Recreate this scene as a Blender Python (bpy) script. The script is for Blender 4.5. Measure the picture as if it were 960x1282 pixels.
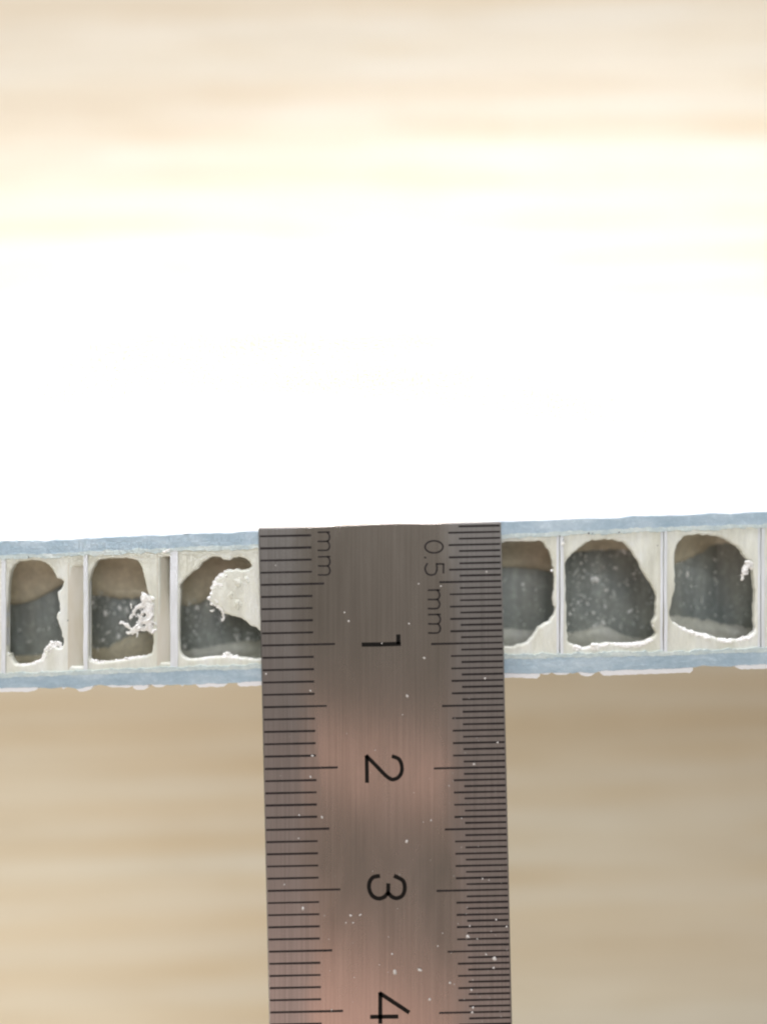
import bpy, bmesh, math, random
from mathutils import Vector, noise

# ------------------------------------------------------------------ camera, light, exposure
# authored in millimetres, 1 Blender unit = 1 cm
U = 0.1
D, H = 78.0, 90.0                 # camera to cut edge, cut edge to table top (mm)
K = 15.4                          # picture pixels (960 wide) per mm on the cut edge
sc = bpy.context.scene
sc.unit_settings.scale_length = 0.01
for o in list(bpy.data.objects):
    bpy.data.objects.remove(o)
COL = sc.collection

cam_d = bpy.data.cameras.new("camera")
cam = bpy.data.objects.new("camera", cam_d)
COL.objects.link(cam)
cam.location = (0, 0, D * U)
cam_d.sensor_fit = 'HORIZONTAL'
cam_d.sensor_width = 72.0
cam_d.lens = 72.0 * D / (960.0 / K)
cam_d.clip_start = 0.05
cam_d.clip_end = 2000
cam_d.dof.use_dof = True
cam_d.dof.focus_distance = (D - 0.5) * U
cam_d.dof.aperture_fstop = 0.21
sc.camera = cam

w = bpy.data.worlds.new("World")
sc.world = w
w.use_nodes = True
w.node_tree.nodes["Background"].inputs[0].default_value = (1.0, 0.93, 0.86, 1)
w.node_tree.nodes["Background"].inputs[1].default_value = 0.26


def lamp(name, loc, target, sx, sy, power, color, spread=math.pi):
    d = bpy.data.lights.new(name, 'AREA')
    d.shape = 'RECTANGLE'
    d.size, d.size_y = sx * U, sy * U
    d.energy = power
    d.color = color
    d.spread = spread
    o = bpy.data.objects.new(name, d)
    COL.objects.link(o)
    o.location = [c * U for c in loc]
    v = Vector(target) - Vector(loc)
    o.rotation_euler = v.to_track_quat('-Z', 'Y').to_euler()
    return o


lamp("window_light", (-60, 700, 90), (0, 0, -60), 600, 240, 58000, (0.95, 0.935, 1.0))
lamp("low_fill", (-160, -200, 75), (-55, -95, -90), 190, 130, 1160, (1.0, 0.94, 0.83), math.radians(110))  # added fill, brightens the table at the lower left
lamp("overhead_fill", (40, 125, 340), (0, 0, 0), 240, 140, 3350, (0.93, 0.97, 1.0))  # unseen overhead fill, added to light the cut edge
lamp("pink_reflection", (-6, -41, 80), (-2, -20, 0), 46, 11, 13, (1.0, 0.60, 0.52))  # added pink lamp, stands in for a hand reflected in the blade
lamp("pink_reflection_low", (-22, -92, 80), (-2, -42, 0), 66, 44, 92, (1.0, 0.58, 0.50))  # second added lamp, for the lower pink band mirrored in the blade
lamp("table_pool_fill", (-25, 250, 420), (-8, 15, -H), 230, 25, 470, (0.86, 0.90, 1.0), math.radians(14.5))  # added narrow beam without a known fixture, whitens the table behind the panel

vs = sc.view_settings
vs.view_transform = 'Standard'
vs.look = 'None'
vs.exposure = 0.35
vs.gamma = 1.0
vs.use_curve_mapping = False
sc.cycles.use_denoising = True
sc.cycles.denoising_prefilter = 'ACCURATE'
sc.cycles.use_adaptive_sampling = False
sc.cycles.max_bounces = 8
sc.cycles.filter_width = 2.3


# ------------------------------------------------------------------ helpers
def P(px, py, z=0.0):
    """a measured picture point as a place (mm) at height z"""
    s = (D - z) / D / K
    return ((px - 480.0) * s, (641.0 - py) * s, z)


def link(name, me, mat, parent=None, smooth=False):
    o = bpy.data.objects.new(name, me)
    COL.objects.link(o)
    if mat is not None and not me.materials:
        me.materials.append(mat)
    if parent is not None:
        o.parent = parent
        o.matrix_parent_inverse.identity()
        o.location = [-c for c in parent.location]
    if smooth:
        for p in me.polygons:
            p.use_smooth = True
    return o


def mesh(name, verts, faces):
    me = bpy.data.meshes.new(name)
    me.from_pydata([(x * U, y * U, z * U) for x, y, z in verts], [], faces)
    bm = bmesh.new()
    bm.from_mesh(me)
    bmesh.ops.recalc_face_normals(bm, faces=bm.faces)
    bm.to_mesh(me)
    bm.free()
    return me


def prism(name, poly, z0, z1):
    """poly: (x,y) mm, from z1 (lower) to z0 (upper)"""
    n = len(poly)
    v = [(x, y, z0) for x, y in poly] + [(x, y, z1) for x, y in poly]
    f = [list(range(n)), list(range(2 * n - 1, n - 1, -1))]
    f += [[i, i + n, (i + 1) % n + n, (i + 1) % n] for i in range(n)]
    return mesh(name, v, f)


def smooth_loop(pts, sub=4, jit=0.0, seed=0):
    rnd = random.Random(seed)
    n = len(pts)
    out = []
    for i in range(n):
        p0, p1, p2, p3 = (pts[(i + k - 1) % n] for k in range(4))
        for s in range(sub):
            t = s / sub
            q = []
            for a, b, c, d in zip(p0, p1, p2, p3):
                q.append(0.5 * ((2 * b) + (-a + c) * t + (2 * a - 5 * b + 4 * c - d) * t * t + (-a + 3 * b - 3 * c + d) * t ** 3))
            out.append((q[0] + rnd.uniform(-jit, jit), q[1] + rnd.uniform(-jit, jit)))
    return out


def plate(name, loops, z_top, half, bevel):
    """flat filled outline with holes (loops in mm), rounded edges"""
    c = bpy.data.curves.new(name, 'CURVE')
    c.dimensions = '2D'
    c.fill_mode = 'BOTH'
    c.extrude = half
    c.bevel_depth = bevel
    c.bevel_resolution = 3
    c.offset = -bevel
    for lp in loops:
        s = c.splines.new('POLY')
        s.points.add(len(lp) - 1)
        for p, (x, y) in zip(s.points, lp):
            p.co = (x, y, 0, 1)
        s.use_cyclic_u = True
    t = bpy.data.objects.new(name, c)
    COL.objects.link(t)
    dg = bpy.context.evaluated_depsgraph_get()
    me = bpy.data.meshes.new_from_object(t.evaluated_get(dg))
    bpy.data.objects.remove(t)
    me.name = name
    for v in me.vertices:
        v.co = Vector((v.co.x * U, v.co.y * U, (v.co.z + z_top - half - bevel) * U))
    me.update()
    return me


def stroke(name, paths, width, z0, z1):
    """flat lettering strokes: paths of picture points, width in pixels"""
    vs_, fs = [], []
    for path in paths:
        pts = [Vector(P(x, y, z0)[:2]) for x, y in path]
        hw = width / K / 2
        rows = []
        for i, p in enumerate(pts):
            a = pts[max(i - 1, 0)]
            b = pts[min(i + 1, len(pts) - 1)]
            closed = (pts[0] - pts[-1]).length < 1e-6
            if closed and i in (0, len(pts) - 1):
                a, b = pts[-2], pts[1]
            t = (b - a).normalized()
            m = 1.0
            if 0 < i < len(pts) - 1:
                t1 = (pts[i] - pts[i - 1]).normalized()
                m = 1.0 / max(0.55, abs(t1.dot(t)))
            n = Vector((-t.y, t.x)) * hw * m
            ext = Vector((0, 0))
            if not closed and i == 0:
                ext = -t * hw * 0.6
            if not closed and i == len(pts) - 1:
                ext = t * hw * 0.6
            rows.append((p + n + ext, p - n + ext))
        k = len(vs_)
        for a, b in rows:
            vs_ += [(a.x, a.y, z0), (b.x, b.y, z0), (a.x, a.y, z1), (b.x, b.y, z1)]
        m = len(rows)
        for i in range(m - 1):
            q = k + 4 * i
            fs += [[q, q + 1, q + 5, q + 4], [q + 2, q + 6, q + 7, q + 3], [q, q + 4, q + 6, q + 2], [q + 1, q + 3, q + 7, q + 5]]
        fs += [[k, k + 2, k + 3, k + 1], [k + 4 * m - 4, k + 4 * m - 3, k + 4 * m - 1, k + 4 * m - 2]]
    return mesh(name, vs_, fs)


def curve_pts(pts, sub=6):
    out = []
    n = len(pts)
    for i in range(n - 1):
        p0, p1, p2, p3 = pts[max(i - 1, 0)], pts[i], pts[i + 1], pts[min(i + 2, n - 1)]
        for s in range(sub):
            t = s / sub
            out.append(tuple(0.5 * ((2 * b) + (-a + c) * t + (2 * a - 5 * b + 4 * c - d) * t * t + (-a + 3 * b - 3 * c + d) * t ** 3)
                             for a, b, c, d in zip(p0, p1, p2, p3)))
    out.append(pts[-1])
    return out


def crumb(bm, c, r, rnd, flat=1.0, long=1.0):
    """one irregular grain, ~20 faces, centre and radius in mm"""
    g = bmesh.ops.create_icosphere(bm, subdivisions=1, radius=1.0)
    sx, sy, sz = (rnd.uniform(0.55, 1.25) for _ in range(3))
    sy *= long
    a = rnd.uniform(0, 6.28) if long == 1.0 else rnd.gauss(0, 0.5)
    for v in g['verts']:
        k = rnd.uniform(0.65, 1.3) * r
        x, y, z = v.co.x * sx * k, v.co.y * sy * k, v.co.z * sz * k * flat
        x, y = x * math.cos(a) - y * math.sin(a), x * math.sin(a) + y * math.cos(a)
        v.co = Vector(((c[0] + x) * U, (c[1] + y) * U, (c[2] + z) * U))


_bm = bmesh.new()
bmesh.ops.create_icosphere(_bm, subdivisions=2, radius=1.0)
BALL_V = [tuple(v_.co) for v_ in _bm.verts]
BALL_F = [[v_.index for v_ in f_.verts] for f_ in _bm.faces]
_bm.free()


def lumps(name, blobs, voxel=0.07, rough=0.10, seed=0, extra=2, relax=0):
    """torn material: overlapping blobs (mm) fused into one skin and roughened"""
    rnd = random.Random(seed)
    v, f = [], []
    for (x, y, z, r) in blobs:
        for k in range(extra):
            rr = r * rnd.uniform(0.35, 0.6) if k else r * rnd.uniform(0.75, 1.05)
            dx, dy, dz = (rnd.uniform(-0.95, 0.95) * r if k else 0 for _ in range(3))
            n0 = len(v)
            v += [(x + dx + rr * p[0], y + dy + rr * p[1], z + dz * 0.5 + rr * p[2]) for p in BALL_V]
            f += [tuple(n0 + i_ for i_ in q) for q in BALL_F]
    me = bpy.data.meshes.new(name)
    me.from_pydata(v, [], f)
    t = bpy.data.objects.new(name, me)
    COL.objects.link(t)
    m = t.modifiers.new("r", 'REMESH')
    m.mode = 'VOXEL'
    m.voxel_size = voxel
    if relax:
        m = t.modifiers.new("s", 'SMOOTH')
        m.factor, m.iterations = 0.5, relax
    dg = bpy.context.evaluated_depsgraph_get()
    out = bpy.data.meshes.new_from_object(t.evaluated_get(dg))
    bpy.data.objects.remove(t)
    for v in out.vertices:
        p = v.co * 3.2 + Vector((seed * 7.1, 0, 0))
        q = v.co * 9.0
        v.co = v.co + v.normal * (noise.noise(p) * rough * 1.3 + noise.noise(q) * rough * 0.8)
    for v in out.vertices:
        v.co = v.co * U
    out.name = name
    out.update()
    return out


# ------------------------------------------------------------------ materials
def lin(r, g, b):
    f = lambda c: c / 12.92 if c <= 0.04045 else ((c + 0.055) / 1.055) ** 2.4
    return (f(r / 255), f(g / 255), f(b / 255), 1)


class M:
    def __init__(self, name, rough=0.6, metallic=0.0, spec=0.4):
        self.m = bpy.data.materials.new(name)
        self.m.use_nodes = True
        self.t = self.m.node_tree
        self.b = self.t.nodes["Principled BSDF"]
        self.b.inputs["Roughness"].default_value = rough
        self.b.inputs["Metallic"].default_value = metallic
        self.b.inputs["Specular IOR Level"].default_value = spec
        self.co = self.t.nodes.new("ShaderNodeTexCoord").outputs["Object"]

    def n(self, kind, **kw):
        x = self.t.nodes.new(kind)
        for k, v in kw.items():
            setattr(x, k, v)
        return x

    def noise(self, scale, stretch=(1, 1, 1), detail=4, rough=0.55, rot=0.0, dist=0.0):
        mp = self.n("ShaderNodeMapping")
        mp.inputs["Scale"].default_value = stretch
        mp.inputs["Rotation"].default_value = (0, 0, rot)
        self.t.links.new(self.co, mp.inputs[0])
        x = self.n("ShaderNodeTexNoise")
        x.inputs["Scale"].default_value = scale
        x.inputs["Detail"].default_value = detail
        x.inputs["Roughness"].default_value = rough
        x.inputs["Distortion"].default_value = dist
        self.t.links.new(mp.outputs[0], x.inputs["Vector"])
        return x.outputs["Fac"]

    def ramp(self, fac, stops):
        r = self.n("ShaderNodeValToRGB")
        e = r.color_ramp.elements
        while len(e) < len(stops):
            e.new(0.5)
        for el, (p, c) in zip(e, stops):
            el.position = p
            el.color = c
        self.t.links.new(fac, r.inputs[0])
        return r.outputs[0]

    def mix(self, fac, a, b, mode='MIX'):
        x = self.n("ShaderNodeMix", data_type='RGBA', blend_type=mode)
        for sock, val in ((x.inputs["Factor"], fac), (x.inputs[6], a), (x.inputs[7], b)):
            if isinstance(val, (tuple, float, int)):
                sock.default_value = val
            else:
                self.t.links.new(val, sock)
        return x.outputs[2]

    def color(self, c):
        if isinstance(c, tuple):
            self.b.inputs["Base Color"].default_value = c
        else:
            self.t.links.new(c, self.b.inputs["Base Color"])
        return self

    def bump(self, fac, strength, dist):
        x = self.n("ShaderNodeBump")
        x.inputs["Strength"].default_value = strength
        x.inputs["Distance"].default_value = dist
        self.t.links.new(fac, x.inputs["Height"])
        if self.b.inputs["Normal"].is_linked:
            self.t.links.new(self.b.inputs["Normal"].links[0].from_socket, x.inputs["Normal"])
        self.t.links.new(x.outputs[0], self.b.inputs["Normal"])
        return self


G = lambda v: (v, v, v, 1)

# pale pine
m = M("pine_wood", rough=0.5, spec=0.3)
wide = m.noise(0.42, (0.12, 1.0, 1), 3, 0.5, rot=0.10, dist=0.7)
mid = m.noise(1.5, (0.07, 1.0, 1), 4, 0.6, rot=0.06, dist=0.4)
fine = m.noise(9.0, (0.04, 1.0, 1), 3, 0.6)
mp = m.n("ShaderNodeMapping")
mp.inputs["Scale"].default_value = (0.22, 1.0, 1.0)
mp.inputs["Rotation"].default_value = (0, 0, -0.12)
m.t.links.new(m.co, mp.inputs[0])
wv = m.n("ShaderNodeTexWave", wave_type='BANDS', bands_direction='Y', wave_profile='SIN')
wv.inputs["Scale"].default_value = 0.46
wv.inputs["Distortion"].default_value = 15.0
wv.inputs["Detail"].default_value = 2.0
wv.inputs["Detail Scale"].default_value = 0.22
m.t.links.new(mp.outputs[0], wv.inputs["Vector"])
c1 = m.ramp(wide, [(0.32, (0.71, 0.625, 0.485, 1)), (0.50, (0.745, 0.675, 0.545, 1)), (0.68, (0.755, 0.71, 0.60, 1))])
c2 = m.ramp(mid, [(0.36, (0.93, 0.885, 0.82, 1)), (0.52, G(1.0)), (0.7, (1.0, 1.0, 1.0, 1))])
c3 = m.ramp(fine, [(0.3, (0.90, 0.87, 0.82, 1)), (0.6, G(1.0))])
c4 = m.ramp(wv.outputs["Fac"], [(0.10, (0.93, 0.87, 0.77, 1)), (0.50, G(1.0)), (0.95, (1.0, 1.03, 1.08, 1))])
break_up = m.ramp(m.noise(0.55, (0.35, 1.0, 1), 3, 0.6, dist=0.5), [(0.40, G(0.10)), (0.66, G(1.0))])
c4 = m.mix(break_up, G(1.0), c4)
m.color(m.mix(1.0, m.mix(1.0, m.mix(0.8, c1, c2, 'MULTIPLY'), c3, 'MULTIPLY'), c4, 'MULTIPLY'))
PINE = m.m

# brushed steel, a little more frosted where the scales are etched along both edges
m = M("brushed_steel", rough=0.27, metallic=1.0)
br = m.noise(60, (1.0, 0.012, 1), 4, 0.65)
bl = m.noise(1.1, (1, 0.6, 1), 3, 0.5)
sm = m.noise(2.6, (1.0, 0.35, 1), 5, 0.6, dist=1.0)
sx = m.n("ShaderNodeSeparateXYZ")
m.t.links.new(m.co, sx.inputs[0])


def mth(op, a, b=None, c=None):
    x = m.n("ShaderNodeMath", operation=op)
    for k, v in enumerate((a, b, c)):
        if v is None:
            continue
        if isinstance(v, (int, float)):
            x.inputs[k].default_value = v
        else:
            m.t.links.new(v, x.inputs[k])
    return x.outputs[0]


mid_x = mth('MULTIPLY_ADD', sx.outputs[1], -0.0218, -0.058)      # centre line of the tilted blade
dist = mth('ABSOLUTE', mth('SUBTRACT', sx.outputs[0], mid_x))
dist = mth('ADD', dist, mth('MULTIPLY', mth('SUBTRACT', sm, 0.5), 0.22))
mr = m.n("ShaderNodeMapRange", interpolation_type='SMOOTHSTEP')
mr.inputs["From Min"].default_value = 0.46
mr.inputs["From Max"].default_value = 0.74
m.t.links.new(dist, mr.inputs["Value"])
edge = mr.outputs[0]
steel = m.mix(1.0, m.ramp(br, [(0.30, (0.33, 0.295, 0.262, 1)), (0.70, (0.405, 0.366, 0.328, 1))]),
              m.ramp(bl, [(0.3, (0.86, 0.86, 0.84, 1)), (0.7, G(1.0))]), 'MULTIPLY')
frost = m.ramp(br, [(0.30, (0.255, 0.24, 0.228, 1)), (0.70, (0.35, 0.33, 0.315, 1))])
m.color(m.mix(edge, steel, frost))
rg = mth('MULTIPLY_ADD', edge, 0.17, 0.25)
rg = mth('ADD', rg, mth('MULTIPLY', mth('SUBTRACT', sm, 0.45), 0.16))
m.t.links.new(rg, m.b.inputs["Roughness"])
m.b.inputs["Anisotropic"].default_value = 0.6
tg = m.n("ShaderNodeTangent", direction_type='RADIAL', axis='Y')
m.t.links.new(tg.outputs[0], m.b.inputs["Tangent"])
m.bump(br, 0.10, 0.004)
STEEL = m.m
INK = M("black_enamel", rough=0.6, spec=0.15).color((0.006, 0.005, 0.004, 1)).m
m = M("etched_line", rough=0.6, spec=0.2)
m.color(m.ramp(m.noise(25, (1, 1, 1), 3), [(0.3, (0.010, 0.008, 0.008, 1)), (0.7, (0.026, 0.021, 0.021, 1))]))
LINE = m.m

# bluish glass-fibre skin, sawn
m = M("glass_fibre_skin", rough=0.55)
a = m.noise(4.0, (0.5, 1.3, 1), 6, 0.7, dist=0.3)
b = m.noise(22.0, (0.8, 1.0, 1), 5, 0.75)
ca = m.ramp(a, [(0.28, (0.31, 0.425, 0.505, 1)), (0.50, (0.395, 0.51, 0.585, 1)), (0.74, (0.55, 0.65, 0.71, 1))])
cb = m.ramp(b, [(0.32, (0.90, 0.92, 0.93, 1)), (0.52, G(1.0)), (0.76, (1.3, 1.25, 1.22, 1))])
m.color(m.mix(1.0, ca, cb, 'MULTIPLY'))
m.bump(a, 0.2, 0.03).bump(b, 0.5, 0.012)
m.b.inputs["Subsurface Weight"].default_value = 0.15
m.b.inputs["Subsurface Radius"].default_value = (0.03, 0.04, 0.05)
SKIN = m.m
m = M("white_film", rough=0.35)
m.color((0.95, 0.965, 0.985, 1))
FILM = m.m

m = M("cream_resin", rough=0.42)
a = m.noise(2.6, (1.3, 0.5, 1), 5, 0.6, dist=0.5)
b = m.noise(16.0, (1.3, 0.35, 1), 5, 0.7)
ca = m.ramp(a, [(0.30, (0.64, 0.645, 0.54, 1)), (0.50, (0.755, 0.77, 0.685, 1)), (0.70, (0.82, 0.845, 0.80, 1))])
m.color(m.mix(1.0, ca, m.ramp(b, [(0.3, G(0.88)), (0.55, G(1.0)), (0.8, G(1.1))]), 'MULTIPLY'))
m.bump(a, 0.25, 0.04).bump(b, 0.25, 0.012)
m.b.inputs["Subsurface Weight"].default_value = 0.25
m.b.inputs["Subsurface Radius"].default_value = (0.06, 0.055, 0.045)
CREAM = m.m
m = M("pale_cell_wall", rough=0.4)
m.color(m.ramp(m.noise(6, (2, 0.4, 1), 4), [(0.3, (0.66, 0.69, 0.70, 1)), (0.65, (0.80, 0.83, 0.86, 1))]))
m.bump(m.noise(12, (1, 0.4, 1), 3), 0.3, 0.01)
WALL = m.m
m = M("glue_line_resin", rough=0.5)
a = m.noise(7.0, (0.6, 1.2, 1), 5, 0.7)
b = m.noise(24.0, (1, 1, 1), 4, 0.7)
m.color(m.mix(1.0, m.ramp(a, [(0.32, (0.47, 0.57, 0.595, 1)), (0.5, (0.56, 0.645, 0.63, 1)), (0.7, (0.68, 0.73, 0.70, 1))]),
              m.ramp(b, [(0.35, G(0.9)), (0.55, G(1.0)), (0.75, G(1.25))]), 'MULTIPLY'))
m.bump(b, 0.4, 0.012)
GLUE = m.m
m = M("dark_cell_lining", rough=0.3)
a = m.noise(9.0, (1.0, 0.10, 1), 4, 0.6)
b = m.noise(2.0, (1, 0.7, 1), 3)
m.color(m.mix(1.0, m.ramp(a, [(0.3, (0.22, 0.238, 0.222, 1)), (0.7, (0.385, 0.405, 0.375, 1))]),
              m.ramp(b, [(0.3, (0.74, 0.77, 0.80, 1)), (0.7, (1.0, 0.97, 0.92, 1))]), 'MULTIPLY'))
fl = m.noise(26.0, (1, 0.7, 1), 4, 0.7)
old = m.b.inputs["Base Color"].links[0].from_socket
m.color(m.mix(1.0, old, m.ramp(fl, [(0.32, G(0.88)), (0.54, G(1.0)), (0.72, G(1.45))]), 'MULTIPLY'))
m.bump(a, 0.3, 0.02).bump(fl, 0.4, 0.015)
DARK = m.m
def resin(name, lo, mid_, hi):
    m_ = M(name, rough=0.35)
    a_ = m_.noise(3.0, (1, 0.8, 1), 5, 0.65)
    b_ = m_.noise(20.0, (1, 0.8, 1), 4, 0.7)
    m_.color(m_.mix(1.0, m_.ramp(a_, [(0.30, lo), (0.52, mid_), (0.72, hi)]), m_.ramp(b_, [(0.3, G(0.82)), (0.55, G(1.0)), (0.78, G(1.3))]), 'MULTIPLY'))
    m_.bump(a_, 0.25, 0.03).bump(b_, 0.3, 0.012)
    return m_.m


GREYRESIN = resin("grey_resin", (0.50, 0.50, 0.42, 1), (0.60, 0.60, 0.53, 1), (0.70, 0.70, 0.66, 1))
m = type("X", (), {"m": resin("tan_resin", (0.48, 0.43, 0.31, 1), (0.59, 0.535, 0.395, 1), (0.70, 0.66, 0.52, 1))})
TAN = m.m
m = M("slot_resin", rough=0.4)
m.color(m.ramp(m.noise(5, (2, 0.4, 1), 3), [(0.3, (0.62, 0.58, 0.46, 1)), (0.7, (0.70, 0.68, 0.60, 1))]))
SLOT = m.m
m = M("torn_fibre_rim_white", rough=0.6)
m.color(m.ramp(m.noise(9, (1, 1, 1), 4), [(0.3, (0.84, 0.84, 0.79, 1)), (0.65, (0.94, 0.94, 0.92, 1))]))
m.b.inputs["Subsurface Weight"].default_value = 0.3
m.b.inputs["Subsurface Radius"].default_value = (0.05, 0.05, 0.05)
FLUFF = m.m
DUST = M("pale_sawdust", rough=0.6).color((0.50, 0.52, 0.49, 1)).m
SPECK = M("bright_sawdust", rough=0.5).color((0.55, 0.53, 0.50, 1)).m
DIRT = M("grey_dirt", rough=0.7).color((0.16, 0.17, 0.17, 1)).m
CORE = M("core_white", rough=0.6).color((0.66, 0.66, 0.60, 1)).m

# ------------------------------------------------------------------ table
tb = mesh("table_top", [(x, y, z) for x in (-700, 700) for y in (-600, 700) for z in (-H, -H - 24)],
          [[0, 2, 6, 4], [1, 5, 7, 3], [0, 4, 5, 1], [2, 3, 7, 6], [0, 1, 3, 2], [4, 6, 7, 5]])
table = link("table_top", tb, PINE)
bv = table.modifiers.new("bevel", 'BEVEL')
bv.width = 0.2
table["label"] = "pale pine table top with soft horizontal grain, blurred far below the panel"
table["category"] = "table"

# ------------------------------------------------------------------ honeycomb panel
panel = bpy.data.objects.new("honeycomb_panel", None)
COL.objects.link(panel)
panel.location = (0, -0.8, -H * U)
panel.empty_display_size = 1.0
panel["label"] = "sawn honeycomb panel standing on edge, bluish skins around a row of cream cells"
panel["category"] = "panel"


def part(name, me, mat, smooth=False, **kw):
    o = link(name, me, mat, panel, smooth)
    for k, v in kw.items():
        o[k] = v
    return o


def lerp(tab, x):
    if x <= tab[0][0]:
        (x0, y0), (x1, y1) = tab[0], tab[-1]
        return y0 + (x - x0) * (y1 - y0) / (x1 - x0)
    if x >= tab[-1][0]:
        (x0, y0), (x1, y1) = tab[0], tab[-1]
        return tab[-1][1] + (x - tab[-1][0]) * (y1 - y0) / (x1 - x0)
    for (x0, y0), (x1, y1) in zip(tab, tab[1:]):
        if x0 <= x <= x1:
            return y0 + (x - x0) * (y1 - y0) / (x1 - x0)


TOP = [(0, 678.5), (20, 678), (40, 677.6), (55, 679), (67, 676.4), (85, 677), (100, 675), (120, 674.5), (140, 673), (165, 672.4),
       (180, 671), (200, 671.6), (220, 670), (240, 668.7), (262, 668.3), (290, 668), (297, 666.8), (320, 666), (400, 663), (500, 659),
       (625, 654), (680, 652.5), (720, 650.2), (775, 649.4), (792, 646.4), (830, 646.4), (870, 645.4), (889, 642.8), (915, 644), (945, 641.4), (960, 642)]
TOPIN = [(0, 697), (60, 695.5), (165, 690), (320, 684), (630, 671.5), (700, 668), (820, 662.5), (960, 658)]
BOTIN = [(0, 846), (100, 843), (215, 838.5), (320, 835), (640, 823), (760, 820), (830, 818.5), (960, 814.5)]
BOT = [(0, 861.5), (45, 861), (62, 862.2), (75, 860.8), (90, 861), (100, 862.4), (110, 860), (123, 857.5), (135, 858.4), (165, 858.4), (186, 857.4),
       (200, 857), (214, 858.2), (222, 857), (240, 857.6), (262, 855.6), (284, 856), (298, 854.6), (325, 853), (480, 848),
       (635, 842.6), (676, 843.6), (700, 842), (716, 843.5), (724, 841.4), (745, 842.6), (752, 840), (795, 838.5), (869, 836), (880, 833.8), (897, 834.6), (912, 835), (925, 833), (960, 831.5)]
X0, X1 = -1140, 2120


def strip(hi, lo, rough_hi=0.0, rough_lo=0.0, step=3.0, seed=1):
    """outline between two measured lines, with a sawn, slightly ragged edge"""
    def edge(tab, amp, k):
        out = []
        x = X0
        while x <= X1:
            y = lerp(tab, x) + amp * (noise.noise((x * 0.09, k, 0.3)) + 0.7 * noise.noise((x * 0.31, k, 1.7)))
            out.append(P(x, y)[:2])
            x += step
        return out
    return edge(hi, rough_hi, seed) + edge(lo, rough_lo, seed + 5)[::-1]


part("skin", prism("skin", strip(TOP, TOPIN, 0.9, 1.6, seed=1), 0.0, -H), SKIN)
part("skin", prism("skin_lower", strip(BOTIN, BOT, 1.6, 0.9, seed=2), 0.0, -H), SKIN)
part("glue_line", prism("glue_line", strip([(x, y - 2.4) for x, y in TOPIN], [(x, y + 2.8) for x, y in TOPIN], 1.6, 2.4, 2.0, seed=21), 0.008, -0.9), GLUE)
part("glue_line", prism("glue_line", strip([(x, y - 3.0) for x, y in BOTIN], [(x, y + 2.4) for x, y in BOTIN], 2.4, 1.6, 2.0, seed=23), 0.008, -0.9), GLUE)
off = lambda tab, d: [(x, y + d) for x, y in tab]
part("outer_film", prism("outer_film", strip(off(TOP, -2.0), off(TOP, -0.2), 0.9, 0.9, seed=1), -0.5, -H), FILM)
# lower film: whole below, chipped along the sawn edge
part("outer_film", prism("outer_film_lower", strip(off(BOT, 0.3), off(BOT, 5.0), 0.9, 0.5, seed=7), -9.0, -H), FILM,
     label="white outer film chipped and broken along the sawn lower edge")
lower_film = [o for o in panel.children if o.get("label")][-1]
CHIPS = [(-1140, -60, 5), (-40, 47, 5.5), (77, 82, 2.5), (94, 117, 5), (132, 166, 3), (166, 185, 6), (190, 208, 4), (225, 230, 3), (245, 284, 5),
         (297, 470, 6), (480, 676, 6.3), (677, 690, 2), (692, 713, 3.2), (724, 745, 5), (752, 868, 6.5), (921, 1100, 5.8), (1120, 2120, 6)]
for i, (xa, xb, d) in enumerate(CHIPS):
    rnd = random.Random(i)
    pts_hi, pts_lo = [], []
    n = max(3, int((xb - xa) / 4))
    for k in range(n + 1):
        x = xa + (xb - xa) * k / n
        e = min(1.0, (min(k, n - k) + 0.35) / (1.6 if d < 6 else 0.6))
        pts_hi.append(P(x, lerp(BOT, x) - 0.8)[:2])
        pts_lo.append(P(x, lerp(BOT, x) + d * e + rnd.uniform(-0.5, 0.5))[:2])
    c = link("film_chip", prism("film_chip", pts_hi + pts_lo[::-1], -0.12, -2.6), FILM)
    c.parent = lower_film
    c.location = (0, 0, 0)

part("core_block", prism("core_block", [P(x, lerp(t, x) + o_)[:2] for t, xs, o_ in ((TOPIN, (X0, X1), 2), (BOTIN, (X1, X0), -2)) for x in xs], -7.6, -H), CORE)

# walls between the cells: centre x, width (px)
WALLS = [(-1140 + 115 * k, 8) for k in range(8)] + [(-215, 8), (-105, 8), (4, 5.5), (107, 5), (218, 9), (340, 8), (460, 8), (580, 8), (701, 9), (831, 9), (953, 8), (1075, 8), (1195, 8)] + [(1310 + 116 * k, 8) for k in range(8)]
for x, wd in WALLS:
    for dx, ww in ((-wd * 0.28, wd * (0.36 if x > 600 else 0.62)), (wd * 0.26, wd * 0.42)):
        n = 14
        L, R = [], []
        for k in range(n + 1):
            y = lerp(TOPIN, x) - 2 + (lerp(BOTIN, x) - lerp(TOPIN, x) + 4) * k / n
            wob = 0.7 * noise.noise((x * 0.7, y * 0.05, dx))
            L.append(P(x + dx - ww / 2 + wob, y)[:2])
            R.append(P(x + dx + ww / 2 + wob, y)[:2])
        part("cell_wall", prism("cell_wall", L + R[::-1], -0.03 if dx > 0 else -0.10, -1.0), WALL)

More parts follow.
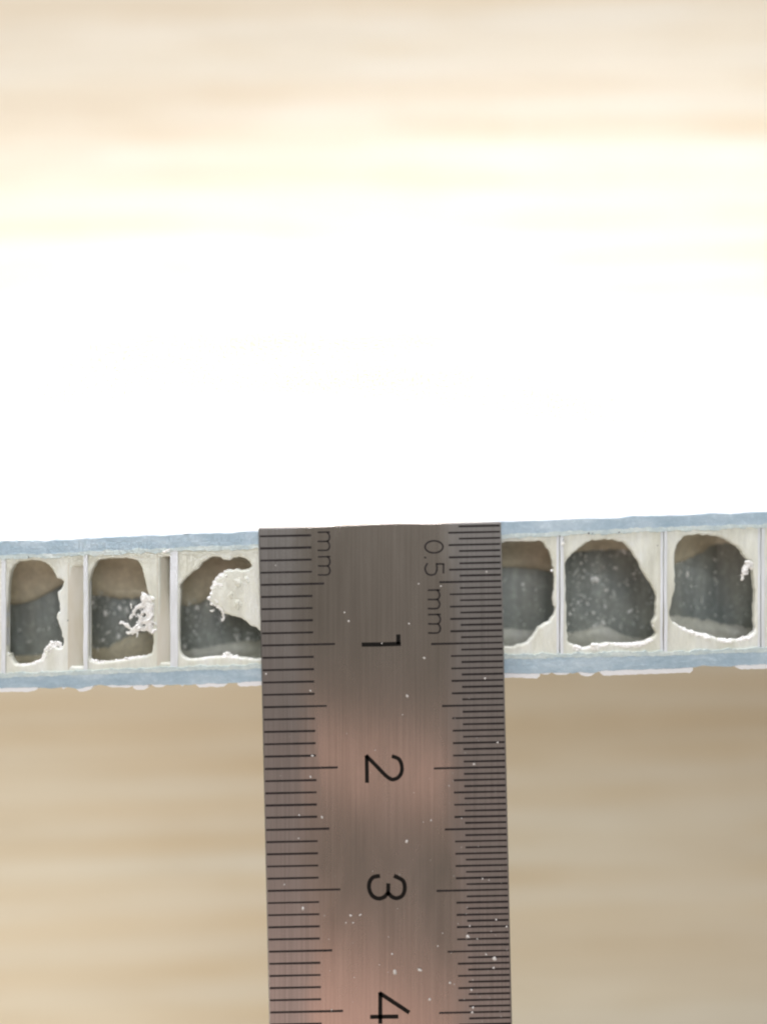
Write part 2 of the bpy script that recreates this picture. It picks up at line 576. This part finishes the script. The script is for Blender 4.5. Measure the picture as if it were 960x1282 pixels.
FIRST = [x for x, _ in WALLS].index(4)
HOLES = {
    4: [(7.7, 816), (6.5, 794), (7.7, 763), (10.3, 728.7), (14.6, 711.5), (22.3, 703.8), (34.3, 701.7), (48, 702), (58.4, 706.4), (67, 716.7), (70.4, 724.4),
        (75.5, 724.9), (78.1, 730.4), (75.5, 737.3), (71.2, 742.4), (73, 752.7), (73.8, 763), (69.5, 774.2), (73.8, 783.6), (76.4, 795.6), (78.6, 803), (76.5, 811),
        (70, 811), (62, 809), (56, 817), (51.5, 826), (43, 829.5), (31, 832.2), (18.9, 831.7), (14.6, 825), (12.5, 819)],
    5: [(109.2, 790), (108.4, 745.8), (111.4, 723.5), (117.4, 706.3), (124.3, 700.8), (141.5, 699.1), (158.6, 699.1), (168.9, 702), (176.6, 709.7), (180, 723.5),
        (183.5, 740.6), (188, 752), (190.5, 766), (190.5, 790), (190, 814.4), (185, 820.4), (167.2, 823.8), (146.6, 827.2), (124.3, 829.8), (114, 827.2), (110.2, 819.5)],
    6: [(224.9, 813), (224, 787.2), (224.9, 752.9), (225.7, 732.3), (234.3, 722), (248, 711.8), (256.6, 701.5), (265.2, 697.2), (273.8, 697.7), (280.6, 701.5),
        (285.8, 701.1), (292.6, 698.5), (303, 698.4), (310.6, 701.5), (314, 706.6), (311.5, 711.4), (304.6, 713.5), (292.6, 712.6), (282.3, 714.3), (273.8, 723.8),
        (266.9, 734), (262.5, 750), (267, 757), (275.5, 761.5), (282.3, 768.4), (296, 772.6), (309.8, 780.4), (323.5, 789), (333, 798), (336, 812), (333, 823),
        (323.5, 825), (302.9, 824), (287.5, 822.4), (268.6, 822.4), (251.5, 825), (237.7, 825.8), (229.2, 822.4)],
    9: [(628.9, 679.5), (652.9, 678.6), (673.5, 677.4), (682, 681.2), (689, 693.2), (692.4, 707), (693.3, 713.8), (694.3, 729.3), (694, 739.6), (692, 749.9),
        (693.3, 758.5), (695, 761.5), (694.6, 767), (687.3, 777.3), (675.2, 785), (668.4, 794.5), (658, 804.8), (644.3, 809.6), (632.3, 810), (605, 808), (592, 795),
        (588, 740), (592, 700), (605, 683)],
    10: [(708.9, 705.2), (715.7, 695), (726, 686.3), (736.3, 679), (748.4, 676.6), (762, 676), (775.8, 677.8), (786, 683.8), (793, 693.2), (799.8, 703.5),
         (806.7, 717.2), (815.3, 731), (821.3, 741.3), (822, 756.7), (821.8, 770.4), (818, 778), (818, 786), (822.4, 792.7), (815.3, 799.6), (801.5, 804.8),
         (786, 806.5), (763.8, 805.6), (746.6, 808.2), (731.2, 810.8), (719.2, 809), (712.3, 803), (710.6, 785.9), (709.2, 751.5), (708.2, 717.2)],
    11: [(845.7, 726), (845.4, 698.6), (848.3, 683.2), (854.3, 674.6), (866.3, 670.3), (881.7, 669.5), (897.2, 671.2), (912.6, 677.2), (924.6, 684.9), (931.5, 693.5),
         (935, 698.6), (942, 705.5), (944.4, 726), (946, 739.8), (946.4, 757), (945.6, 772.4), (946.6, 788), (940, 795.5), (931.5, 799), (909, 801.5), (888.6, 796.4),
         (871.5, 793), (854.3, 786), (842.3, 777.5), (839.7, 769), (842.3, 753.5), (845.7, 736.3)],
}
SLOTS = {4: [(99, 709), (92, 710), (89, 716), (88.5, 760), (87.5, 826), (90, 834), (99, 835)],
         5: [(209, 697), (203, 698), (200.5, 704), (200.5, 760), (199.5, 823), (202, 829.5), (208, 830)]}
GENERIC = [(0.10, 0.75), (0.07, 0.4), (0.14, 0.15), (0.35, 0.06), (0.68, 0.06), (0.88, 0.18), (0.93, 0.5), (0.88, 0.82), (0.6, 0.90), (0.3, 0.90)]
cells = {}
for k_ in range(len(WALLS) - 1):
    i = k_ - FIRST + 4              # number of the cell; 4 is the one at the picture's left edge
    xa = WALLS[k_][0] + 0.3
    xb = WALLS[k_ + 1][0] - 0.3
    n = 10
    outer = [P(xa + (xb - xa) * k / n, lerp(TOPIN, xa + (xb - xa) * k / n) - 4.0)[:2] for k in range(n + 1)]
    if i in SLOTS:
        outer += [P(xb, SLOTS[i][0][1])[:2]] + [P(x, y)[:2] for x, y in curve_pts(SLOTS[i], 4)] + [P(xb, SLOTS[i][-1][1])[:2]]
    outer += [P(xb + (xa - xb) * k / n, lerp(BOTIN, xb + (xa - xb) * k / n) + 4.0)[:2] for k in range(n + 1)]
    hole_px = HOLES.get(i)
    if hole_px is None:
        rnd = random.Random(i + 40)
        ya, yb = lerp(TOPIN, xa), lerp(BOTIN, xa)
        hole_px = [(xa + (xb - xa) * (u + rnd.uniform(-.03, .03)), ya + (yb - ya) * (v + rnd.uniform(-.03, .03))) for u, v in GENERIC]
    loops = [outer, [P(x + 1.5 * noise.noise((x * .16, y * .16, i)) + 0.9 * noise.noise((x * .5, y * .5, i)), y + 1.5 * noise.noise((x * .16, y * .16, i + 9.5)) + 0.9 * noise.noise((x * .5, y * .5, i + 9.5)))[:2]
                     for x, y in smooth_loop(hole_px, 5, 0.15, i)]]
    part("cell_membrane", plate("cell_membrane", loops, -0.12, 0.2, 0.19), CREAM, smooth=True)
    cells[i] = (xa, xb)

    # cavity lining behind the membrane
    zb = -5.6
    hw = (xb - xa) / 2 + 0.5
    xc = (xa + xb) / 2
    ya, yb = lerp(TOPIN, xc) - 3, lerp(BOTIN, xc) + 3
    nx, ny = 24, 6

    def lining(x):
        u = (x - xc) / hw
        if i == 11:      # two flat facets meeting in a seam
            return zb + 1.6 * abs((x - 897) / hw) - 0.3 + 1.2 * ((x - xc) / hw) ** 6
        return zb + 0.8 * u * u + 1.8 * u ** 6

    v = []
    f = []
    for a in range(nx + 1):
        x = xc - hw + 2 * hw * a / nx
        if i == 11 and a == 12:
            x = 897
        for b_ in range(ny + 1):
            y = ya + (yb - ya) * b_ / ny
            v.append(P(x, y, lining(x)))
    for a in range(nx):
        for b_ in range(ny):
            k = a * (ny + 1) + b_
            f.append([k, k + 1, k + ny + 2, k + ny + 1])
    part("cell_lining", mesh("cell_lining", v, f), DARK, smooth=(i != 11))

    # tan resin run-outs at the top and the bottom of the cavity (edge line in px as seen)
    EDGE_T = {4: [(0, 757), (25, 756), (45, 750), (60, 742), (80, 731), (110, 722)],
              5: [(105, 742), (125, 746), (150, 749), (180, 748), (215, 740)],
              6: [(215, 756), (235, 758), (250, 755), (262, 746), (280, 728), (340, 715)],
              9: [(575, 712), (630, 710), (655, 711), (675, 713), (700, 719)],
              10: [(700, 694), (730, 690), (760, 688), (785, 689), (830, 700)],
              11: [(835, 712), (850, 704), (870, 696), (890, 684), (912, 680), (955, 690)]}
    EDGE_B = {4: [(0, 822), (40, 821), (110, 817)],
              5: [(105, 810), (130, 812), (150, 802), (175, 793), (215, 790)],
              6: [(215, 816), (260, 811), (285, 806), (310, 803), (345, 802)],
              9: [(575, 786), (630, 787), (660, 790), (700, 788)],
              10: [(700, 794), (730, 790), (745, 785), (757, 784), (770, 790), (785, 797), (830, 800)],
              11: [(835, 771), (860, 773), (890, 778), (915, 783), (955, 789)]}
    y_mid = (ya + yb) / 2
    for tab, top in ((EDGE_T.get(i, [(xa, ya + 55), (xb, ya + 48)]), True), (EDGE_B.get(i, [(xa, yb - 40), (xb, yb - 45)]), False)):
        tabc = curve_pts(tab, 5)
        v, f = [], []
        na, nb = 40, 7
        for a in range(na + 1):
            x = xc - hw + 2 * hw * a / na
            ye = lerp(tabc, x) + (0.6 if i in (4, 9) else 2.2) * (noise.noise((x * 0.13, i, 3.0)) + noise.noise((x * 0.33, i, 7.0)))
            ze = lining(x) + 0.25
            q = P(x, ye, ze)
            y_end = P(x, ya if top else yb)[1]
            for b_ in range(nb + 1):
                t = b_ / nb
                z = min(-1.1, ze + 3.4 * (t ** 2.2) + 0.04)
                v.append((q[0], q[1] + (y_end - q[1]) * (1 - (1 - t) ** 1.25), z))
            v.append((q[0], q[1], lining(x) - 0.3))
        m_ = nb + 2
        for a in range(na):
            for b_ in range(nb):
                k = a * m_ + b_
                f.append([k, k + 1, k + m_ + 1, k + m_])
            k = a * m_
            f.append([k, k + m_, k + m_ + nb + 1, k + nb + 1])
        part("resin_fillet", mesh("resin_fillet", v, f), TAN if top or i in (4, 5) else GREYRESIN, smooth=True)
    if i in SLOTS:
        sx = [p[0] for p in SLOTS[i]]
        sy = [p[1] for p in SLOTS[i]]
        x0, x1, y0, y1 = min(sx) - 3, xb + 2, min(sy) - 4, max(sy) + 4
        v, f = [], []
        for a in range(9):
            x = x0 + (x1 - x0) * a / 8
            for b_ in range(11):
                t = b_ / 10
                q = P(x, y0 + (y1 - y0) * t)
                deep = 1.3 if i == 4 else 3.4 - 2.2 * min(1, max(0, t * 2.4 - 0.6))
                v.append((q[0], q[1], -0.09 - deep * (a / 8) ** 1.5))
        for a in range(8):
            for b_ in range(10):
                k = a * 11 + b_
                f.append([k, k + 1, k + 12, k + 11])
        part("slot_lining", mesh("slot_lining", v, f), SLOT, smooth=True)


def chain(pts, z=-0.35):
    """torn strand: dense run of blobs along (px, py, radius px)"""
    out = []
    for (x0, y0, r0), (x1, y1, r1) in zip(pts, pts[1:]):
        n = max(1, int(math.hypot(x1 - x0, y1 - y0) / (0.55 * min(r0, r1) + 0.15)))
        for k in range(n + 1):
            t = k / n
            q = P(x0 + (x1 - x0) * t, y0 + (y1 - y0) * t, z)
            out.append((q[0], q[1], z, (r0 + (r1 - r0) * t) / K))
    return out


TORN_AND_RIMS = [
    chain([(180, 744, 3), (182, 750, 7.5), (188, 759, 7), (189, 771, 7.5), (188, 786, 6), (191, 791, 3)]) + chain([(186, 756, 5), (178, 757.5, 4), (171, 761.5, 2.5), (166.5, 767, 2.2), (164, 772, 1.8), (162.5, 775, 1.0)])
    + chain([(190, 748, 4), (191, 758, 5)]) + chain([(188, 775, 5), (178, 777, 4.5), (173, 784, 4), (168, 791, 3.4), (161, 792.5, 2), (158.5, 791, 1.2)]) + chain([(188, 786, 5), (179, 787, 4), (173, 788, 3.5)])
    + chain([(166, 789, 2), (161, 785.5, 2), (157, 781.5, 1.9), (152.5, 778.5, 1.6), (150.5, 780, 1)]) + chain([(180, 766, 2.5), (176, 771, 2), (174, 778, 2.4)])
    + chain([(163, 754, 0.7), (164, 758, 1.3), (165.5, 762, 0.8)]) + chain([(171, 789, 2.6), (171.5, 795, 1.6), (171, 798, 0.8)]),
    chain([(72, 813, 0.9), (76, 811, 1.8), (75.5, 806.5, 2), (71, 804.2, 2.2), (65, 806, 2.8), (60, 811, 3.2), (57, 817, 2.6), (54.5, 824, 2.4), (48, 829.5, 2), (40, 831.5, 1.6)])
    + chain([(70, 808, 3), (64, 813, 4), (59, 821, 3.4), (54, 829, 2.6)]),
    chain([(7, 817, 2), (11, 820, 2.6), (13.5, 826, 2), (16, 831, 2), (23, 833.6, 1.7), (32, 834, 1.4)]),
    chain([(289, 713.6, 1.2), (282, 716.4, 2.4), (275, 723, 3.4), (269.5, 733, 3.8), (266.5, 744, 3.6), (263.5, 751, 3.0), (268, 755, 3.2), (274, 759, 2.6), (279.5, 765, 2), (279.6, 770, 1.7), (279, 776, 1.2)])
    + chain([(278, 724, 3), (272, 738, 4), (270, 750, 4)]) + chain([(263, 764, 0.8), (265, 766, 1.3), (267, 764, 0.8)]),
    chain([(272, 823.4, 1.2), (279, 822.4, 2), (285, 820, 2.6), (284.6, 816, 1.2)]) + chain([(285, 821, 2.4), (296, 823.6, 1.6)]),
    chain([(824, 774, 1.6), (821.5, 778, 2.4), (819, 783, 2.2), (821, 787, 2.2), (824, 790, 1.4)]),
    chain([(940, 700, 2.4), (936, 705, 4.5), (933, 712, 4.0), (929.5, 721, 2.6), (928.5, 725, 1.4)]) + chain([(936, 706, 3.5), (942, 712, 2.6), (944, 717, 1.4)]) + chain([(932, 715, 3.2), (935, 718, 1.6)]),
    chain([(113, 826, 1.6), (120, 827.6, 2.0), (126, 829, 1.8), (142, 828.6, 1.0), (154, 826.4, 1.5), (166, 824.2, 1.8), (176, 822.6, 1.5), (186, 820.6, 1.8)]),
    chain([(203, 691.5, 1.4), (208, 689.5, 2.2), (213, 688, 1.3)], -0.05),
    chain([(703, 681, 1.2), (704, 677.5, 1.9)], -0.1),
    chain([(689.5, 715, 1.2), (693, 713.2, 1.7)]),
]
frnd = random.Random(77)
for k in range(36):                       # small frayed ends about the tuft in the second cell
    x, y = frnd.gauss(182, 7), frnd.gauss(769, 13)
    if 156 < x < 196 and 742 < y < 797 and (x - 150) * 0.9 > (768 - y) * 0.5:
        TORN_AND_RIMS[0] += chain([(x, y, 1.7), (x + frnd.uniform(-5, 2), y + frnd.uniform(-4, 4), 0.8)], frnd.uniform(-0.5, 0.1))
FIRST_RIM = len(TORN_AND_RIMS)
rims = {4: (11, 62, 800), 5: (111, 190, 815), 6: (226, 322, 815), 10: (712, 824, 792), 11: (842, 949, 775)}
for c_, (xa_, xb_, ymin) in rims.items():  # white strand in place of light caught on the hole's lower rim
    lp = smooth_loop(HOLES[c_], 4)
    seg = sorted([p for p in lp if xa_ <= p[0] <= xb_ and p[1] > ymin])
    big = 4.4 if c_ in (10, 11) else 2.8
    run = [(x, y + 0.45 * big, max(0.8, big * (0.8 + 0.7 * noise.noise((x * 0.08, c_, 0)))) * min(1, (min(x - xa_, xb_ - x) + 3) / 14)) for x, y in seg]
    TORN_AND_RIMS.append(chain([(x, y, max(0.7, r)) for x, y, r in run], -0.3))
TORN_AND_RIMS[3] += chain([(292, 718, 3), (284, 721, 4.5), (277, 730, 5.5), (273, 741, 6), (271, 751, 4.5), (276, 757, 3.5)], -0.45)
TORN_AND_RIMS[0] = [(x, y, z, r * 0.82) for x, y, z, r in TORN_AND_RIMS[0]]
for i, bl in enumerate(TORN_AND_RIMS):
    o = part("torn_fibre_lit_rim", lumps("torn_fibre_lit_rim", bl, 0.045, *((0.13, i + 1) if i < FIRST_RIM else (0.07, i + 1, 2, 9))), FLUFF, smooth=True)

q = lambda x, y, r, top: (P(x, y)[0], P(x, y)[1], top - r / K, r / K)
part("resin_lump", lumps("resin_lump", [q(284, 733, 13, 0.02), q(280, 744, 12, 0.0), q(290, 744, 16, 0.1), q(298, 729, 13, 0.06), q(303, 748, 18, 0.12), q(312, 735, 15, 0.02), q(314, 758, 14, -0.02),
                                        q(297, 757, 13, 0.02), q(322, 745, 16, -0.06), q(324, 766, 15, -0.08), q(308, 726, 10, 0.0)], 0.06, 0.06, 31, 1, 22), CREAM, smooth=True)

# sawdust caught in the cells, and a few grey grains on the sawn face
rnd = random.Random(11)
bm, bm_b = bmesh.new(), bmesh.new()


def inside(p, poly):
    c = False
    j = len(poly) - 1
    for i_ in range(len(poly)):
        if (poly[i_][1] > p[1]) != (poly[j][1] > p[1]) and p[0] < (poly[j][0] - poly[i_][0]) * (p[1] - poly[i_][1]) / (poly[j][1] - poly[i_][1]) + poly[i_][0]:
            c = not c
        j = i_
    return c


for i, cnt, ylo in ((5, 230, 735), (6, 210, 700), (9, 50, 715), (10, 300, 684), (11, 90, 690), (4, 10, 760)):
    xs = [p[0] for p in HOLES[i]]
    ys = [p[1] for p in HOLES[i]]
    xa, xb = cells[i]
    xc, hw = (xa + xb) / 2, (xb - xa) / 2 + 0.5
    k = 0
    while k < cnt:
        x, y = rnd.uniform(min(xs), max(xs)), rnd.uniform(max(ylo, min(ys)), max(ys) - 6)
        if not inside((x, y), HOLES[i]) or rnd.random() > 0.25 + 1.6 * max(0, noise.noise((x * 0.07, y * 0.07, i * 3.1)) + 0.15):
            continue
        k += 1
        xl = x
        u = (xl - xc) / hw
        z = -5.6 + (1.6 * abs((xl - 897) / hw) - 0.3 if i == 11 else 1.5 * u * u) + 0.1
        big = rnd.random()
        r = rnd.uniform(0.6, 1.3) if big < 0.72 else rnd.uniform(1.3, 3.0)
        q = P(x, y, z)
        crumb(bm_b if rnd.random() < 0.35 else bm, q, r / K, rnd, 0.7, rnd.uniform(1.0, 2.2))
me = bpy.data.meshes.new("sawdust")
bm.to_mesh(me)
bm.free()
part("sawdust", me, DUST, kind="stuff")
me = bpy.data.meshes.new("sawdust")
bm_b.to_mesh(me)
bm_b.free()
part("sawdust", me, FLUFF, kind="stuff")
bm = bmesh.new()
for x, y, r in ((35.5, 697, 1.7), (737, 667.5, 2.2), (742, 667.5, 1.6), (775, 666.5, 2.4), (781, 666.2, 1.8), (85, 777, 1.4), (823, 683, 1.0), (705, 676, 1.2)):
    crumb(bm, P(x, y, -0.02), r / K, rnd, 0.5)
me = bpy.data.meshes.new("dirt_grain")
bm.to_mesh(me)
bm.free()
part("dirt_grain", me, DIRT, kind="stuff")

# ------------------------------------------------------------------ steel ruler lying across the cut edge
T = 0.8                                    # blade thickness
ruler = bpy.data.objects.new("steel_ruler", None)
COL.objects.link(ruler)
ruler.location = (0, -2.0, 0.002)
ruler["label"] = "brushed steel ruler laid across the cut edge of the panel, numbered 1 to 4"
ruler["category"] = "ruler"
SL = 13.5 / 620.0
left = lambda y: 323.2 + (y - 661) * SL
right = lambda y: 627.3 + (y - 653.5) * SL
YE = 2300


def rpart(name, me, mat, parent=None, smooth=False):
    p = parent or ruler
    o = bpy.data.objects.new(name, me)
    COL.objects.link(o)
    if not me.materials:
        me.materials.append(mat)
    o.parent = p
    o.location = [-c for c in ruler.location] if p is ruler else (0, 0, 0)
    if smooth:
        for q in me.polygons:
            q.use_smooth = True
    return o


tip = [(324.6, 660.6), (360, 659.8), (400, 658.6), (440, 656.6), (470, 655.2), (505, 654.5), (540, 655.0), (560, 654.2), (600, 653.6), (626, 653.3)]
outl = [P(x, y, T)[:2] for x, y in [(323.2, 662.0)] + tip + [(627.3, 654.6), (right(YE), YE), (left(YE), YE)]]
blade = rpart("blade", plate("blade", [outl], T + 0.02, 0.29, 0.11), STEEL)
zt = T + 0.02
ZL, ZB = zt + 0.004, zt - 0.018
CM_L = [655.4, 807.5, 962.3, 1115.2, 1267.6, 1420]
CM_R = [651.0, 805.4, 961.4, 1115.0, 1268.0, 1421]


def along(tab, mm):
    k = min(int(mm // 10), len(tab) - 2)
    return tab[k] + (tab[k + 1] - tab[k]) * (mm - 10 * k) / 10


def tick(xa, xb, y, xm, wd, seed):
    """one engraved line from xa to xb, passing y at x = xm, square to the blade"""
    r_ = random.Random(seed)
    f = lambda x: y - (x - xm) * SL
    wa, wb = wd * r_.uniform(0.85, 1.1) / 2, wd * r_.uniform(0.85, 1.15) / 2
    pts = [(xa, f(xa) - wa), (xb, f(xb) - wb), (xb, f(xb) + wb), (xa, f(xa) + wa)]
    return prism("tick_mark", [P(x, yy, ZL)[:2] for x, yy in pts], ZL, ZB)


for n in range(1, 49):
    y = along(CM_L, n)
    ln = 93 if n % 10 == 0 else 81 if n % 5 == 0 else 66
    xl = left(y) + 1.8
    rpart("tick_mark", tick(xl, left(y) + ln, y, 370, 2.6, n), LINE)
for h in range(1, 97):
    y = along(CM_R, h / 2)
    ln = 91 if h % 20 == 0 else 79 if h % 10 == 0 else 66.5 if h % 2 == 0 else 53.5
    rpart("tick_mark", tick(right(y) - ln, right(y) - 1.8, y, 590, 2.5, 500 + h), LINE)

NUM = {
    "one": ([[(454.3, 807.2), (477, 807), (500.2, 806.2)], [(498.6, 796), (498.6, 805)]], 4.6),
    "two": ([[(459.4, 979.0), (458.9, 947.5)], curve_pts([(458.9, 947.0), (469, 957.2), (480, 968.6), (486.7, 974.4), (492.5, 976.2), (499.2, 973), (502.9, 965.8), (502.3, 956.7), (498.8, 950.4), (491.7, 947.3)], 5)], 4.1),
    "three": ([curve_pts([(474.2, 1097.3), (467.2, 1098.8), (462.8, 1104.4), (462, 1112.8), (465.6, 1121.4), (472.8, 1125.4), (480.3, 1123.9), (485.4, 1118.6)], 5), [(485.8, 1119.4), (486, 1108)],
               curve_pts([(486.2, 1118.6), (490.6, 1123.2), (497.2, 1125), (504.2, 1121), (506.6, 1112), (504.2, 1103), (494.4, 1097.5)], 5)], 4.3),
    "four": ([[(476, 1281), (476, 1244.5)], [(476, 1244.5), (511, 1267.6)], [(464.8, 1273.8), (497, 1273.4)]], 4.4),
}
for key, (paths, wd) in NUM.items():
    z0 = ZL + 0.004
    rpart("numeral", stroke("numeral", paths, wd + 0.7, z0, ZB), INK)


def letter_m(x0, x1, ys):
    a, b, c = ys
    return [[(x0, a), (x1, a - 0.3)],
            curve_pts([(x1 - 3, a), (x1 - 0.6, (a + b) / 2 - 2.5), (x1, (a + b) / 2 + 1.5), (x1 - 3, b), (x0, b + 0.2)], 4),
            curve_pts([(x1 - 3, b), (x1 - 0.6, (b + c) / 2 - 2.5), (x1, (b + c) / 2 + 1.5), (x1 - 3, c), (x0, c + 0.2)], 4)]


rpart("unit_lettering", stroke("unit_lettering", letter_m(398, 412.5, (666.4, 677.6, 688.8)) + letter_m(398.5, 413, (697.2, 708.4, 719.6)), 1.9, ZL, ZB), LINE)
ring = [(543.2 + 11.2 * math.cos(t), 684.7 + 7.6 * math.sin(t)) for t in [k * math.pi / 12 for k in range(25)]]
ring[-1] = ring[0]
five = [[(555, 717.4), (555.2, 706.2)], [(555.2, 706.2), (546.4, 706)], curve_pts([(546.4, 706), (546.8, 713), (544.5, 718.6), (539, 720), (534, 717.5), (532, 711.5), (534.8, 705.6)], 4)]
rpart("unit_lettering", stroke("unit_lettering", [ring, [(531.6, 698.1), (533, 698.1)]] + five, 2.1, ZL, ZB), LINE)
rpart("unit_lettering", stroke("unit_lettering", letter_m(536, 550.2, (739, 750.4, 761.8)) + letter_m(536.4, 551, (769.6, 781, 792.4)), 2.1, ZL, ZB), LINE)

# sawdust specks on the blade
bm = bmesh.new()
rnd = random.Random(5)
SP = [(379, 1138, 2.2), (356, 1108, 1.8), (439, 1147, 1.8), (451, 1146, 2), (433, 1156, 1.2), (442, 1156, 1.2), (494, 1218, 3), (525, 1215, 2.8), (538, 1252, 2), (585.5, 1173, 2.6),
      (608.5, 1195.5, 1.8), (619, 1201, 2.4), (618, 1212.5, 1.7), (554, 1169, 1.2), (548, 1185, 1.3), (563, 1231, 1.6), (491, 1195, 1.4), (604, 1101, 1.8), (621, 1152, 1.6), (588, 1160, 1.3),
      (634, 1161, 1.6), (415, 1265, 1.3), (374.4, 1021, 1.8), (403, 1023.6, 1.9), (373.7, 1050, 1.4), (391.4, 946.8, 2.2), (388.6, 973, 1.8), (509.4, 1053.7, 2.6), (539.5, 1027.5, 2), (623, 930, 1.7),
      (593, 957, 1.9), (562, 984, 1.3), (388.6, 865, 2.4), (509, 871, 1.3), (504, 895, 1.3), (436.4, 778, 2.1), (431, 767, 1.5), (524, 731, 1.8), (512, 781, 1.4), (531, 824, 1.9), (606.7, 849.6, 2.2),
      (609, 716, 1.8), (333, 844, 1.6), (552, 734, 1.6), (510, 872, 1.6), (478, 805.6, 1.5), (597, 1176, 1.2), (590, 1240, 1.6), (592, 1262, 2.0), (591, 1268, 1.6), (578, 1025, 1.2), (345, 708, 1.2)]
for x, y, r in SP:
    crumb(bm, P(x, y, zt + 0.03), r * 0.9 / K, rnd, 0.6)
for _ in range(70):
    y = 860 + 420 * rnd.random() ** 0.7
    x = rnd.uniform(left(y) + 4, right(y) - 4) if rnd.random() < 0.45 else rnd.uniform(right(y) - 75, right(y) - 3)
    crumb(bm, P(x, y, zt + 0.02), rnd.uniform(0.35, 0.8) / K, rnd, 0.5)
me = bpy.data.meshes.new("sawdust_specks")
bm.to_mesh(me)
bm.free()
o = bpy.data.objects.new("sawdust_specks", me)
COL.objects.link(o)
me.materials.append(SPECK)
o["kind"] = "stuff"
o["label"] = "scattered pale sawdust specks lying on the steel ruler"
o["category"] = "sawdust"
